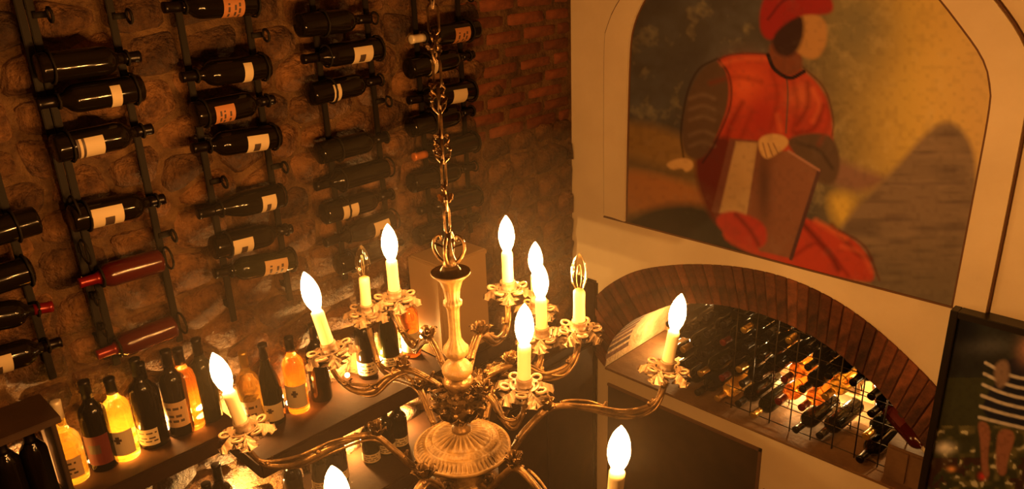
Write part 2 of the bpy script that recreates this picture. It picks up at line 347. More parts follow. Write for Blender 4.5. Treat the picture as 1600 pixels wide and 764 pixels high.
def mural(c):
    n1 = vnoise(c.x, c.y, 60, 1); n2 = vnoise(c.x, c.y, 22, 2); n3 = vnoise(c.x, c.y, 7, 3)
    sky_l = np.array(A(72, 50, 26)); sky_m = np.array(A(104, 76, 34)); gold = np.array(A(196, 128, 36)); pink = np.array(A(188, 120, 52))
    t = np.clip((c.x-1210-(c.y-100)*.15)/260, 0, 1); t = t*t*(3-2*t); t = t[:, None]
    c.c = (sky_l*(1-t)+gold*t); c.mix(np.exp(-((c.x-1340)/70)**2-((c.y-40)/90)**2)*.8, sky_m)
    c.mix(np.clip((c.x-1420)/110, 0, 1)*.55, pink); c.mix((n1-.5)*.9*(c.x < 1250), A(104, 82, 50)); c.mix((.5-n1)*.8*(c.x < 1250), A(52, 34, 18))
    c.mix((n2-.55)*.5, A(214, 150, 60))
    c.poly([(960, 190), (1010, 192), (1060, 210), (1110, 230), (1110, 360), (960, 360)], A(128, 76, 24), 10); c.poly([(960, 235), (1040, 262), (1110, 268), (1110, 290), (960, 262)], A(92, 56, 20), 8, .8)
    c.poly([(960, 262), (1040, 276), (1110, 300), (1100, 330), (960, 335)], A(150, 74, 20), 8); c.poly([(960, 352), (1030, 318), (1110, 318), (1180, 400), (1180, 460), (960, 380)], A(44, 30, 14), 8)
    c.poly([(1290, 240), (1345, 262), (1400, 280), (1340, 305), (1290, 285)], A(124, 70, 34), 7, .85); c.poly([(1290, 300), (1340, 300), (1330, 360), (1300, 350)], A(190, 124, 30), 9, .8)
    hill = [(1480, 184), (1512, 210), (1528, 260), (1520, 400), (1500, 500), (1360, 460), (1300, 380), (1330, 330), (1400, 262), (1445, 208)]
    c.poly(hill, A(118, 76, 36), 6); hm = np.clip(inpoly(c.x, c.y, smooth(hill))/8, 0, 1)
    c.mix((vnoise(c.x*.16, c.y, 7, 5)-.45)*1.1*hm, A(70, 42, 22)); c.mix((vnoise(c.x*.2, c.y, 16, 8)-.5)*.9*hm, A(150, 98, 48))
    c.mix(np.clip((c.y-340)/120, 0, 1)*.45*hm, A(84, 62, 28))
    # seated figure in a plain red robe, head turned away
    red = A(166, 42, 14); dred = A(96, 18, 7); brn = A(84, 48, 20); sk = A(188, 116, 44)
    c.poly([(1150, 340), (1230, 330), (1310, 360), (1350, 385), (1372, 440), (1340, 440), (1270, 425), (1180, 400), (1120, 370)], red, 3)
    c.line([(1255, 350), (1295, 395), (1310, 420)], 9, dred, 7, .8); c.line([(1300, 352), (1335, 392), (1360, 405)], 7, dred, 7, .7); c.line([(1275, 345), (1320, 372)], 8, A(206, 78, 24), 8, .6)
    c.poly([(1118, 92), (1150, 84), (1200, 84), (1250, 104), (1288, 140), (1302, 190), (1300, 240), (1200, 262), (1120, 330), (1095, 240), (1100, 150)], red, 3)
    c.blob(1165, 135, 32, 34, A(214, 74, 22), .7); c.blob(1190, 180, 26, 40, A(150, 26, 10), .7); c.blob(1252, 150, 22, 22, A(196, 82, 28), .6)
    for q in ([(1262, 130), (1262, 165), (1245, 195)], [(1286, 165), (1272, 200), (1244, 208)], [(1160, 160), (1140, 200), (1132, 240)]): c.line(q, 7, dred, 8, .65)
    c.line([(1229, 120), (1231, 150), (1228, 208)], 2.5, A(96, 50, 24), 2)
    c.poly([(1085, 230), (1140, 205), (1150, 260), (1130, 345), (1150, 370), (1112, 348), (1088, 290)], A(92, 26, 10), 5)
    c.poly([(1122, 92), (1138, 115), (1140, 160), (1120, 215), (1098, 252), (1068, 244), (1064, 200), (1076, 140), (1098, 104)], brn, 3)
    for yy in (148, 165, 182, 205, 222): c.line([(1078, yy+6), (1098, yy), (1116, yy+6)], 5, A(116, 72, 32), 6, .6)
    c.line([(1124, 94), (1140, 120), (1141, 165), (1118, 222), (1098, 254)], 3, A(44, 20, 10), 3, .8); c.line([(1120, 92), (1092, 108), (1074, 145), (1064, 205), (1068, 246)], 3, A(44, 20, 10), 3, .8)
    c.poly([(1225, 214), (1290, 205), (1308, 225), (1314, 260), (1302, 292), (1270, 282), (1240, 240)], brn, 3); c.line([(1245, 222), (1280, 236), (1300, 262)], 5, A(52, 28, 12), 6, .7)
    for q in ([(1290, 150), (1296, 190), (1280, 225)], [(1240, 130), (1246, 165), (1238, 205)], [(1110, 130), (1150, 120), (1190, 128)], [(1205, 110), (1215, 150), (1205, 200)], [(1175, 175), (1158, 215), (1150, 240)]): c.line(q, 5, A(120, 28, 9), 9, .6)
    for q in ([(1128, 100), (1160, 92), (1200, 92)], [(1270, 140), (1280, 165), (1270, 190)], [(1215, 180), (1220, 205)]): c.line(q, 5, A(210, 84, 28), 9, .5)
    c.line([(1122, 92), (1150, 84), (1202, 84)], 2.5, A(80, 22, 8), 3, .7); c.line([(1254, 104), (1288, 138), (1302, 186), (1300, 212)], 2.5, A(80, 30, 10), 3, .7)
    c.line([(1312, 360), (1352, 386), (1374, 438)], 3, A(84, 20, 8), 4, .7); c.line([(1240, 400), (1275, 380), (1300, 400), (1325, 430)], 5, A(110, 22, 8), 7, .7); c.line([(1315, 385), (1345, 395), (1362, 425)], 5, A(206, 78, 28), 8, .5)
    # closed brown folder under the hand
    c.poly([(1140, 216), (1188, 220), (1180, 350), (1150, 345), (1112, 330)], A(110, 50, 22), 2, 1, 0); c.poly([(1150, 221), (1184, 223), (1166, 344), (1124, 332)], A(172, 108, 44), 2, 1, 0)
    c.poly([(1186, 234), (1232, 236), (1280, 266), (1236, 404), (1186, 392), (1166, 344)], A(122, 60, 24), 2, 1, 0); c.line([(1280, 266), (1236, 404)], 6, A(74, 34, 18), 2); c.line([(1232, 236), (1280, 266)], 4, A(150, 82, 40), 2)
    c.blob(1194, 290, 12, 60, A(70, 34, 14), .8)
    c.poly([(1122, 334), (1150, 328), (1200, 350), (1196, 392), (1150, 378), (1118, 352)], A(160, 36, 14), 3); c.line([(1150, 335), (1172, 360), (1185, 382)], 6, dred, 6, .7)
    c.poly([(1184, 216), (1205, 208), (1228, 212), (1234, 226), (1212, 242), (1196, 250), (1186, 236)], sk, 2)
    for k in range(3): c.line([(1192+k*8, 224), (1198+k*9, 246-k*3)], 2, A(116, 60, 22), 2, .8)
    c.poly([(1038, 256), (1062, 246), (1082, 250), (1084, 262), (1072, 270), (1066, 262), (1050, 266)], sk, 2)
    # neck, plain hair and plain round cap
    c.poly([(1204, 60), (1250, 70), (1256, 108), (1236, 122), (1210, 110), (1200, 90)], A(112, 46, 16), 3); c.line([(1200, 86), (1210, 108), (1234, 122), (1256, 112)], 6, A(34, 12, 8), 2)
    c.poly([(1212, 20), (1256, 16), (1290, 28), (1294, 60), (1282, 90), (1262, 94), (1238, 76), (1216, 70)], A(170, 98, 34), 3)
    c.poly([(1204, 26), (1252, 18), (1258, 44), (1250, 76), (1230, 92), (1206, 80)], A(52, 22, 10), 4)
    c.poly([(1186, 20), (1196, -10), (1230, -30), (1286, -22), (1304, 6), (1298, 24), (1250, 22), (1214, 46), (1206, 66), (1188, 54)], A(142, 24, 12), 3)
    c.line([(1200, 30), (1230, -2), (1290, -8)], 4, A(84, 14, 10), 4, .8)
    c.mix((n3-.5)*.35, A(60, 34, 16)); c.mix((n2-.6)*.3, A(150, 100, 50))
    for q in ((1292, 100),): pass
mpoly = np.array(PI_)
def mk(y, z): return bool(inpoly(np.array([y]), np.array([z]), PI_)[0] > -.012)
mw = paint_mesh('mural', X-.004, np.linspace(.63, 2.02, 330), np.linspace(-1.225, .075, 250), lambda y, z: True if (.70 < y < 1.95 and -1.2 < z < -.42) else mk(y, z), M['mural'], None, mural)
tag(mw, 'arched painting of a seated figure in a red robe on the plaster wall', 'mural')
# raised moulding band round the painting
a_, b_ = resample(PI_, 90), resample(PO_, 90); bm = bmesh.new(); prev = None
for p, q in zip(a_, b_):
    e = (q-p)*.04; pts = [(X+.002, p.x, p.y), (X-.017, p.x+e.x, p.y+e.y), (X-.017, q.x-e.x, q.y-e.y), (X+.002, q.x, q.y)]; cur = [bm.verts.new(t) for t in pts]
    if prev:
        for k in range(3): bm.faces.new((prev[k], prev[k+1], cur[k+1], cur[k]))
    else: bm.faces.new(cur)
    prev = cur
bm.faces.new(prev[::-1]); bmesh.ops.recalc_face_normals(bm, faces=bm.faces)
tr = struct(obj('trim_mural', bm, M['plaster'], None, False))
for nm, P in (('painted_line', a_), ('painted_line', b_)):
    bm = bmesh.new(); tube(bm, [Vector((X-.005, p.x, p.y)) for p in P], .0045, 5); obj(nm, bm, M['line'], tr)
boxo('painted_line', (X-.008, X+.001, .54, 2.135, -1.224, -1.217), M['line'], tr, 0)
# ================================================================== FRAMED PHOTOGRAPH
fr = thing('framed_photograph', 'black framed photograph of a person in a striped dress in a dark garden', 'picture', (X-.03, .28, -2.0))
def fbox(n, a, m): o = boxo(n, a, m, None, .002); o.location = (0, 0, 0); return o
FY0, FY1, FZ0, FZ1, FX = -.10, .635, -2.05, -1.205, X-.045
def prt(c):
    n1 = vnoise(c.x, c.y, 30, 4); n2 = vnoise(c.x, c.y, 9, 5); n3 = vnoise(c.x, c.y, 5, 9)
    c.c = np.tile(np.array(A(36, 26, 12)), (len(c.x), 1)); c.mix((n1-.35)*1.2, A(52, 42, 20)); c.blob(1540, 540, 40, 14, A(88, 66, 38), .6); c.blob(1510, 515, 30, 30, A(20, 14, 8), .9)
    c.mix((c.y > 590)*.7, A(58, 44, 12)); c.mix((c.y > 665)*np.clip((n2-.45)*2.2, 0, 1)*.55, A(120, 84, 30)); c.mix((c.y > 672)*np.clip((n3*n2-.45)*6, 0, 1)*.8, A(200, 150, 76)); c.mix((c.y > 715)*(n1 > .45)*.7, A(60, 22, 10))
    c.blob(1476, 700, 13, 8, A(230, 200, 130), 1); c.blob(1486, 733, 6, 4, A(240, 120, 40), 1); c.blob(1535, 744, 6, 6, A(190, 40, 20), 1)
    c.poly([(1560, 570), (1590, 556), (1640, 570), (1650, 690), (1600, 672), (1530, 650), (1545, 610), (1556, 600)], A(30, 22, 16), 2)
    for k in range(6): c.line([(1530+k*2, 652-k*17), (1570+k*2, 662-k*15), (1640, 678-k*16)], 5, A(176, 128, 72), 2)
    c.poly([(1555, 566), (1575, 560), (1580, 590), (1562, 612), (1552, 590)], A(120, 74, 36), 3, .9)
    c.poly([(1526, 655), (1550, 664), (1542, 720), (1548, 745), (1534, 745), (1532, 690)], A(132, 66, 28), 2); c.poly([(1560, 668), (1590, 674), (1574, 720), (1572, 745), (1556, 740), (1556, 700)], A(132, 66, 28), 2)
    c.blob(1604, 548, 14, 20, A(150, 84, 40), 1); c.mix((n3-.5)*.5, A(20, 14, 8))
pm = paint_mesh('photo_print', FX, np.linspace(FY0+.02, FY1-.02, 190), np.linspace(FZ0+.02, FZ1-.02, 210), lambda y, z: True, M['print_'], None, prt)
parts = [pm, fbox('frame_side', (FX-.02, X-.001, FY1-.024, FY1, FZ0, FZ1), M['frame']), fbox('frame_side', (FX-.02, X-.001, FY0, FY0+.024, FZ0, FZ1), M['frame']),
         fbox('frame_side', (FX-.02, X-.001, FY0+.024, FY1-.024, FZ1-.024, FZ1), M['frame']), fbox('frame_side', (FX-.02, X-.001, FY0+.024, FY1-.024, FZ0, FZ0+.024), M['frame']),
         fbox('backing', (FX+.001, X-.002, FY0+.01, FY1-.01, FZ0+.01, FZ1-.01), M['frame'])]
for p in parts: p.parent = fr; p.location = -fr.location
# ================================================================== BOTTLES
def bprof(kind):
    if kind == 'bordeaux': return [(.030, 0), (.0365, .004), (.0375, .012), (.0375, .185), (.036, .200), (.030, .214), (.020, .225), (.0150, .236), (.0140, .262), (.0140, .288), (.0150, .290), (.0150, .300)]
    if kind == 'burgundy': return [(.032, 0), (.0395, .004), (.040, .012), (.040, .130), (.038, .155), (.031, .182), (.023, .208), (.0175, .228), (.0145, .25), (.0140, .288), (.0155, .29), (.0155, .300)]
    if kind == 'grappa': return [(.030, 0), (.036, .004), (.037, .012), (.037, .13), (.035, .145), (.027, .158), (.018, .168), (.013, .18), (.0125, .24), (.0135, .25), (.014, .262)]
    if kind == 'magnum': return [(.040, 0), (.047, .005), (.048, .015), (.048, .225), (.045, .245), (.034, .265), (.022, .28), (.017, .30), (.016, .345), (.0175, .35), (.0175, .36)]
    return [(.028, 0), (.034, .004), (.035, .012), (.035, .150), (.033, .162), (.022, .180), (.0145, .192), (.0135, .22), (.0135, .232), (.014, .235), (.014, .24)]
LABELS = dict(  # z0, z1, half angle, paper, motif
    white=(.055, .13, 1.1, 'paper', 'rect'), big=(.05, .15, 1.2, 'paper', 'rect'), stripe=(.055, .135, 1.1, 'paper', 'stripes'), thin=(.075, .105, 1.2, 'paper', ''),
    orange=(.06, .13, 1.1, 'paperr', 'lines'), yellow=(.06, .125, 1.1, 'paper', ''), tan=(.04, .13, 1.2, 'paperb', 'lines'), red=(.03, .13, 1.2, 'paperred', 'rect'), low=(.02, .075, 1.3, 'paper', 'lines'), crest=(.03, .12, 1.2, 'paper', 'crest'))
cache = {}
def bottle_meshes(kind, glass, cap, label):
    key = (kind, glass, cap, label)
    if key in cache: return cache[key]
    P = bprof(kind); H = P[-1][1]; bm = bmesh.new(); lathe(bm, P, 24); me = bpy.data.meshes.new('bottle_glass'); bm.normal_update(); bm.to_mesh(me); bm.free(); me.materials.append(M[glass]); me.polygons.foreach_set('use_smooth', [True]*len(me.polygons))
    out = [('glass_body', me)]
    if cap:
        zc = H-.055; cp = [(r+.0007, z) for r, z in P if z > zc]; r0 = np.interp(zc, [z for r, z in P], [r for r, z in P])+.0007
        cp = [(r0, zc)]+cp+[(.011, H+.001)]; bm = bmesh.new(); lathe(bm, cp, 16); me = bpy.data.meshes.new('capsule'); bm.normal_update(); bm.to_mesh(me); bm.free(); me.materials.append(M[cap]); me.polygons.foreach_set('use_smooth', [True]*len(me.polygons)); out.append(('capsule', me))
    if label:
        z0, z1, ha, pap, mo = LABELS[label]; R = P[3][0]+.0006; sc = P[3][1]/.185; z0 *= sc; z1 *= sc; bm = bmesh.new(); nu, nvv = 16, 10
        g = [[bm.verts.new((R*math.sin(-ha+2*ha*i/nu), -R*math.cos(-ha+2*ha*i/nu), z0+(z1-z0)*j/nvv)) for i in range(nu+1)] for j in range(nvv+1)]
        for j in range(nvv):
            for i in range(nu):
                f = bm.faces.new((g[j][i], g[j][i+1], g[j+1][i+1], g[j+1][i]))
                dk = (mo == 'rect' and 5 <= i <= 10 and 4 <= j <= 6) or (mo == 'stripes' and j in (0, 2)) or (mo == 'lines' and j in (2, 4, 7) and 3 <= i <= 12 and (i*7+j) % 4) or (mo == 'crest' and abs(i-7.5)+abs(j-6) < 2.4)
                f.material_index = 1 if dk else 0
        me = bpy.data.meshes.new('bottle_label'); bm.normal_update(); bm.to_mesh(me); bm.free(); me.materials.append(M[pap]); me.materials.append(M['ink']); out.append(('bottle_label', me))
    cache[key] = out; return out
ORD = ['topmost', 'second', 'third', 'fourth', 'fifth', 'sixth', 'seventh', 'eighth', 'ninth', 'tenth', 'eleventh', 'twelfth', 'thirteenth']
def bottle(base, d, face, kind, glass, cap, label, text, group=None, ln=None, name='wine_bottle'):
    root = thing(name, text, 'bottle', (0, 0, 0), group); d = Vector(d).normalized(); fc = Vector(face); fc = (fc-d*fc.dot(d)).normalized(); yl = -fc; xl = yl.cross(d)
    m = Matrix((xl, yl, d)).transposed().to_4x4(); m.translation = Vector(base); s = (ln/bprof(kind)[-1][1]) if ln else 1
    root.matrix_world = m @ Matrix.Diagonal((1, 1, s, 1))
    for n, me in bottle_meshes(kind, glass, cap, label):
        o = bpy.data.objects.new(n, me); C.objects.link(o); o.parent = root
    return root
# ---- the wall racks: px of base end and neck end, look
BY = Y-.098
cols = [
 ('leftmost', [.455, .60], [((34, 350), (-90, 385), 'bordeaux', 'dglass', 'foil', None), ((34, 425), (-110, 470), 'bordeaux', 'dglass', 'foil', None), ((-80, 508), (69, 481), 'bordeaux', 'dglass', 'rfoil', None), ((-66, 580), (88, 536), 'bordeaux', 'dglass', 'foil', 'big')]),
 ('second', [.623, .812], [((57, 107), (218, 88), 'bordeaux', 'dglass', 'foil', None), ((221, 137), (56, 163), 'bordeaux', 'dglass', 'foil', 'thin'), ((83, 233), (237, 201), 'bordeaux', 'dglass', 'foil', 'stripe'), ((112, 342), (254, 311), 'bordeaux', 'dglass', 'foil', 'big'),
    ((246, 408), (130, 441), 'half', 'rglass', 'rfoil', None), ((265, 512), (160, 552), 'half', 'rglass', 'rfoil', None)]),
 ('third', [.992, 1.198], [((400, 3), (255, 12), 'bordeaux', 'dglass', 'foil', 'orange'), ((418, 103), (283, 121), 'bordeaux', 'dglass', 'foil', 'thin'), ((302, 180), (427, 155), 'bordeaux', 'dglass', 'foil', 'orange'), ((434, 212), (300, 232), 'bordeaux', 'dglass', 'foil', 'white'),
    ((438, 305), (309, 335), 'burgundy', 'dglass', 'foil', 'white'), ((332, 388), (455, 357), 'bordeaux', 'dglass', 'foil', 'white'), ((456, 405), (335, 428), 'bordeaux', 'gglass', 'foil', 'tan')]),
 ('fourth', [1.425, 1.628], [((466, 40), (578, 29), 'bordeaux', 'dglass', 'foil', None), ((594, 75), (473, 93), 'bordeaux', 'dglass', 'foil', 'white'), ((484, 148), (593, 125), 'bordeaux', 'dglass', 'foil', 'thin'), ((497, 240), (605, 214), 'bordeaux', 'dglass', 'foil', None),
    ((602, 262), (493, 292), 'bordeaux', 'dglass', 'foil', None), ((505, 335), (612, 303), 'bordeaux', 'dglass', 'foil', 'yellow'), ((611, 343), (508, 380), 'burgundy', 'dglass', 'foil', 'big'), ((527, 415), (628, 378), 'bordeaux', 'dglass', 'foil', None)]),
 ('fifth', [1.834, 2.042], [((746, 45), (640, 62), 'bordeaux', 'dglass', 'wfoil', 'orange'), ((636, 108), (740, 85), 'bordeaux', 'dglass', 'foil', 'thin'), ((745, 140), (632, 158), 'bordeaux', 'dglass', 'foil', 'yellow'), ((640, 200), (740, 172), 'bordeaux', 'dglass', 'foil', None),
    ((745, 220), (645, 246), 'bordeaux', 'dglass', 'ofoil', None), ((641, 287), (740, 260), 'bordeaux', 'dglass', 'foil', None), ((747, 305), (655, 330), 'bordeaux', 'dglass', 'foil', None), ((652, 370), (745, 340), 'bordeaux', 'dglass', 'foil', None)]),
]
def circle(c, n, r, k=14):
    n = Vector(n).normalized(); a = n.cross(Vector((0, 0, 1)) if abs(n.z) < .9 else Vector((1, 0, 0))).normalized(); b = n.cross(a)
    return [Vector(c)+(a*math.cos(2*PI*i/k)+b*math.sin(2*PI*i/k))*r for i in range(k)]
look = {None: 'no label showing', 'thin': 'narrow pale label', 'stripe': 'pale label with two stripes', 'big': 'large cream label', 'orange': 'orange-brown label', 'white': 'cream label with a dark picture', 'tan': 'dull tan label', 'yellow': 'plain yellowish label'}
EXTRA = {'second': [(0, -.14), (1, -.16), (1, -.78)], 'third': [(1, -.25), (0, -.66), (1, -.66)], 'fourth': [(1, -.52)], 'leftmost': [], 'fifth': [(1, -.20)]}
for cname, rx, bl in cols:
    zt, zb_ = .0, (-1.13 if cname != 'leftmost' else -1.1)
    rk = thing('wall_bottle_rack', f'black iron wall rack of two upright rails, {cname} of the five across the stone wall', 'wine rack', (sum(rx)/2, Y, zb_))
    def rp(n, bm, sm=False):
        o = obj(n, bm, M['iron'], rk, sm); o.location = -rk.location; return o
    for x_ in rx:
        bm = bmesh.new(); box(bm, x_-.010, x_+.010, BY+.040, BY+.050, zb_, zt, .002); box(bm, x_-.010, x_+.010, BY+.05, Y, zb_+.05, zb_+.07); box(bm, x_-.010, x_+.010, BY+.05, Y, -.1, -.08); rp('rail', bm)
    for i, (b, n, kind, gl, cap, lb) in enumerate(bl):
        P, Q = onY(*b, BY), onY(*n, BY); d = (Q-P).normalized(); ln = max(.25, min(.315, (Q-P).length)) if kind != 'half' else .225
        mid = (P+Q)/2; P = mid-d*ln/2; right = d.x > 0
        gname = {'dglass': 'black', 'gglass': 'dark green', 'rglass': 'dark red'}[gl]; cp = {'rfoil': ', red capsule', 'ofoil': ', orange capsule', 'wfoil': ', pale capsule'}.get(cap, '')
        bottle(P, d, (-.15, -.9, -.62), kind, gl, cap, lb, f'{gname} bottle, {look[lb]}{cp}, {ORD[i]} from top in {cname} wall rack', 'bottles lying in the wall racks', ln)
        for x_ in rx:
            t = ((x_-P.x)/d.x)/ln; h = t*bprof(kind)[-1][1]; c_ = P+d*ln*t; pr = bprof(kind)
            rr = float(np.interp(h, [z for r, z in pr], [r for r, z in pr]))+.005; bm = bmesh.new(); tube(bm, circle(c_, d, rr), .0035, 6, True)
            if rr < .035: box(bm, x_-.006, x_+.006, BY+rr, BY+.042, c_.z-.010, c_.z+.010)
            rp('hoop', bm, True)
    for k_, zz in EXTRA[cname]:
        x_ = rx[k_]; bm = bmesh.new(); tube(bm, circle((x_+.03, BY+.005, zz), (1, 0, .05), .018), .004, 6, True); box(bm, x_, x_+.034, BY+.034, BY+.045, zz-.008, zz+.008); rp('hoop', bm, True)
# ---- standing bottles on the ledges: base px, kind, glass, cap, label, text
up = (0, 0, 1)
def stand(px, z, kind, gl, cap, lb, text, ln=None, g='bottles standing on the upper ledge', face=None, yo=0):
    p = onZ(*px, z+.001); p.y = min(p.y+yo, Y-.075)
    return bottle(p, (0, 0, 1), face or (-.62, -.72, 0), kind, gl, cap, lb, text, g, ln)
stand((115, 742), -1.42, 'grappa', 'yglass', 'wfoil', 'tan', 'glowing yellow bottle with tan label, leftmost lit one on the ledge')
stand((160, 722), -1.42, 'bordeaux', 'dglass', 'foil', 'red', 'black bottle with dark red label right of the leftmost glowing bottle', .29)
stand((194, 706), -1.42, 'bordeaux', 'yglass', 'foil', 'crest', 'glowing yellow bottle with cream crest label and black cap between black bottles', .27)
stand((235, 688), -1.42, 'bordeaux', 'dglass', 'foil', 'low', 'black bottle with low pale label, right of the yellow crest label bottle')
stand((281, 670), -1.42, 'bordeaux', 'dglass', 'foil', 'tan', 'dark bottle with reddish brown label, on ledge below the dark red rack bottle', .29)
stand((320, 645), -1.42, 'bordeaux', 'gglass', 'foil', None, 'dark green unlabelled bottle at the right end of the left ledge', .29)
stand((272, 640), -1.42, 'bordeaux', 'oglass', 'foil', None, 'amber bottle standing behind the reddish brown labelled bottle', .28, yo=.02)
stand((218, 665), -1.42, 'bordeaux', 'dglass', 'foil', None, 'black bottle standing behind the low pale label bottle', .28, yo=.02)
stand((396, 668), -1.535, 'bordeaux', 'yglass', 'gfoil', 'tan', 'bright yellow bottle with gold neck behind the leftmost lit candle', .30)
stand((427, 655), -1.535, 'burgundy', 'gglass', 'foil', 'crest', 'dark sloping-shouldered bottle with pale crest label, right of the bright yellow bottle')
stand((468, 640), -1.535, 'bordeaux', 'oglass', 'foil', 'crest', 'orange wine bottle with pale crest label and dark cap', .29)
stand((504, 622), -1.535, 'bordeaux', 'dglass', 'foil', None, 'black bottle half hidden behind a brass drip pan, right of the orange wine')
stand((568, 582), -1.535, 'bordeaux', 'dglass', 'foil', 'low', 'black bottle with low pale label behind the lowered brass arm', .29)
stand((607, 568), -1.535, 'burgundy', 'gglass', 'foil', 'low', 'broad dark bottle with low cream label left of the glowing orange bottle', .29)
stand((640, 552), -1.535, 'bordeaux', 'oglass', 'rfoil', 'crest', 'glowing orange bottle beside the upright pale wooden case', .28)
# crate with dark bottles at far left
cr = thing('wooden_crate', 'dark wooden crate at the left end of the ledge', 'crate', (.34, 2.2, -1.42))
for n_, a in (('side_board', (.235, .247, 2.15, 2.30, -1.42, -1.165)), ('side_board', (.395, .407, 2.15, 2.30, -1.42, -1.165)), ('top_board', (.22, .42, 2.14, 2.31, -1.165, -1.145)), ('bottom_board', (.247, .395, 2.15, 2.30, -1.42, -1.41))):
    o = boxo(n_, a, M['darkwood'], cr, .002); o.location = -cr.location
stand((50, 765), -1.41, 'half', 'dglass', 'foil', None, 'black bottle on the left inside the dark wooden crate', .235, 'bottles in the crate')
stand((80, 755), -1.41, 'half', 'dglass', 'foil', None, 'black bottle on the right inside the dark wooden crate', .235, 'bottles in the crate')
for o in list(bpy.data.objects):
    if o.get('group') == 'bottles in the crate': o.location = (.285 if 'left' in o['label'] else .352, 2.225, -1.41)
bottle((.185, 2.22, -1.42), up, (-.6, -.8, 0), 'grappa', 'yglass', 'wfoil', 'yellow', 'glowing pale bottle at the left picture edge, left of the crate', 'bottles standing on the upper ledge')
# lower ledge bottles (tops only in view)
for (px, L_, gl, tx) in (((336, 722), .31, 'dglass', 'black bottle neck rising alone below the ledge, under the leftmost lit candle'), ((320, 750), .26, 'dglass', 'shorter black bottle neck beside the tall one below the left ledge')):
    p = onY(*px, Y-.13); bottle((p.x, Y-.13, -1.86), up, (-.6, -.8, 0), 'bordeaux', gl, 'foil', 'white', tx, 'bottles on the lower ledge', L_)
for px, gl, tx in (((458, 757), 'dglass', 'dark bottle top at the bottom edge, left of the lowest lit bulb tip'), ((502, 743), 'gglass', 'dark bottle top at the bottom edge, just left of the lowest bulb tip'), ((530, 736), 'dglass', 'dark bottle top directly behind the lowest bulb tip'),
                   ((581, 715), 'gglass', 'green-black bottle with a glint right of the lowest bulb tip'), ((604, 690), 'dglass', 'black bottle below the ledge beside the domed brass plate'), ((625, 690), 'dglass', 'black bottle nearest the domed brass plate, on the lower ledge')):
    p = onY(*px, Y-.13); L_ = p.z+1.86; L_ = max(.2, min(.33, L_)); bottle((p.x, Y-.13, -1.86), up, (-.6, -.8, 0), 'bordeaux' if L_ > .25 else 'half', gl, 'foil', 'low', tx, 'bottles on the lower ledge', L_)
# upright wooden wine case
wc = thing('wooden_wine_case', 'pale wooden wine case standing upright on the ledge behind the baluster', 'box', (1.83, 2.19, -1.535))
for n_, a in (('case_body', (-.10, .14, -.075, .10, 0, .40)), ('case_lid', (-.112, -.101, -.075, .10, .004, .398)), ('case_rim', (-.10, .14, -.083, -.0755, .38, .398)), ('case_rim', (-.10, .14, -.083, -.0755, .002, .02))):
    boxo(n_, a, M['palewood'], wc, .003)
# invented dark cabinet, standing in for plain wall in shadow
cb = thing('shade_cabinet', 'dark brown wooden cabinet in the corner below the stone wall', 'cabinet', (2.3, 2.2, FLOOR))
for n_, a in (('shade_cabinet_body', (1.98, 2.70, 2.16, 2.28, FLOOR+.01, -1.82)), ('shade_cabinet_top', (1.95, 2.715, 2.13, 2.28, -1.82, -1.79)), ('shade_cabinet_door', (2.0, 2.33, 2.142, 2.159, FLOOR+.1, -1.86)), ('shade_cabinet_door', (2.345, 2.68, 2.142, 2.159, FLOOR+.1, -1.86))):
    o = boxo(n_, a, M['darkwood'], cb, .004); o.location = -cb.location
# lower dark panels in the plaster wall
for y0, y1, zt in ((1.28, 2.10, -2.105), (.55, 1.245, -2.30)):
    p = struct(boxo('door_1' if y0 > 1 else 'door_2', (X-.006, X+.02, y0, y1, FLOOR, zt), M['darkwood'], None, .002))
    boxo('door_frame', (X-.012, X-.001, y0-.012, y0, FLOOR, zt+.012), M['line'], p, 0); boxo('door_frame', (X-.012, X-.001, y0-.012, y1+.0, zt, zt+.012), M['line'], p, 0)
# shelf lamps behind the bottles
ls = thing('shelf_lights', 'row of small bright lamps behind the bottles on the ledge', 'lights', (.8, Y-.03, -1.42))
for px, zf in (((20, 740), -1.38), ((86, 712), -1.38), ((136, 690), -1.38), ((180, 672), -1.38), ((255, 636), -1.38), ((300, 615), -1.38), ((360, 600), -1.49), ((447, 606), -1.49), ((488, 588), -1.49), ((540, 565), -1.49), ((587, 545), -1.49), ((622, 528), -1.49), ((651, 515), -1.49)):
    p = onY(*px, Y-.062); p.z = zf-.01; bm = bmesh.new(); ball(bm, (0, 0, 0), .010, 2); o = obj('lamp_bead', bm, M['led'], ls); o.location = p-ls.location
    lamp('shelf_lamp', p+Vector((0, -.003, .03)), W_LED, .008, (1, .50, .13))
for px in ((560, 764), (640, 740), (380, 764)):
    p = onY(*px, Y-.05); lamp('shelf_lamp', Vector((p.x, Y-.05, -1.80)), W_LED*1.3, .008, (1, .50, .13))
# ================================================================== NICHE: wire rack, bottles, box
wr_ = thing('wire_bottle_rack', 'dark wire grid rack holding bottles inside the arched niche', 'wine rack', (X+.1, 1.3, -2.01))
def top_at(y): return float(np.interp(y, [p.x for p in NI[::-1]], [p.y for p in NI[::-1]]))-.012
for xx in (X+.075, X+.26):
    for i in range(10):
        y_ = .64+i*.092; bm = bmesh.new(); tube(bm, [Vector((xx, y_, -2.008)), Vector((xx, y_, top_at(y_)))], .003, 5); o = obj('wire', bm, M['wire'], wr_); o.location = -wr_.location
    for k in range(6):
        z_ = -1.995+k*.092; ys_ = [y for y in np.linspace(.60, 1.50, 60) if top_at(y) > z_]
        if len(ys_) > 2: bm = bmesh.new(); tube(bm, [Vector((xx+.004, ys_[0], z_)), Vector((xx+.004, ys_[-1], z_))], .0022, 5); o = obj('wire', bm, M['wire'], wr_); o.location = -wr_.location
gaps = {(0, 3), (1, 3), (1, 4), (0, 6), (2, 3), (1, 7), (2, 1)}
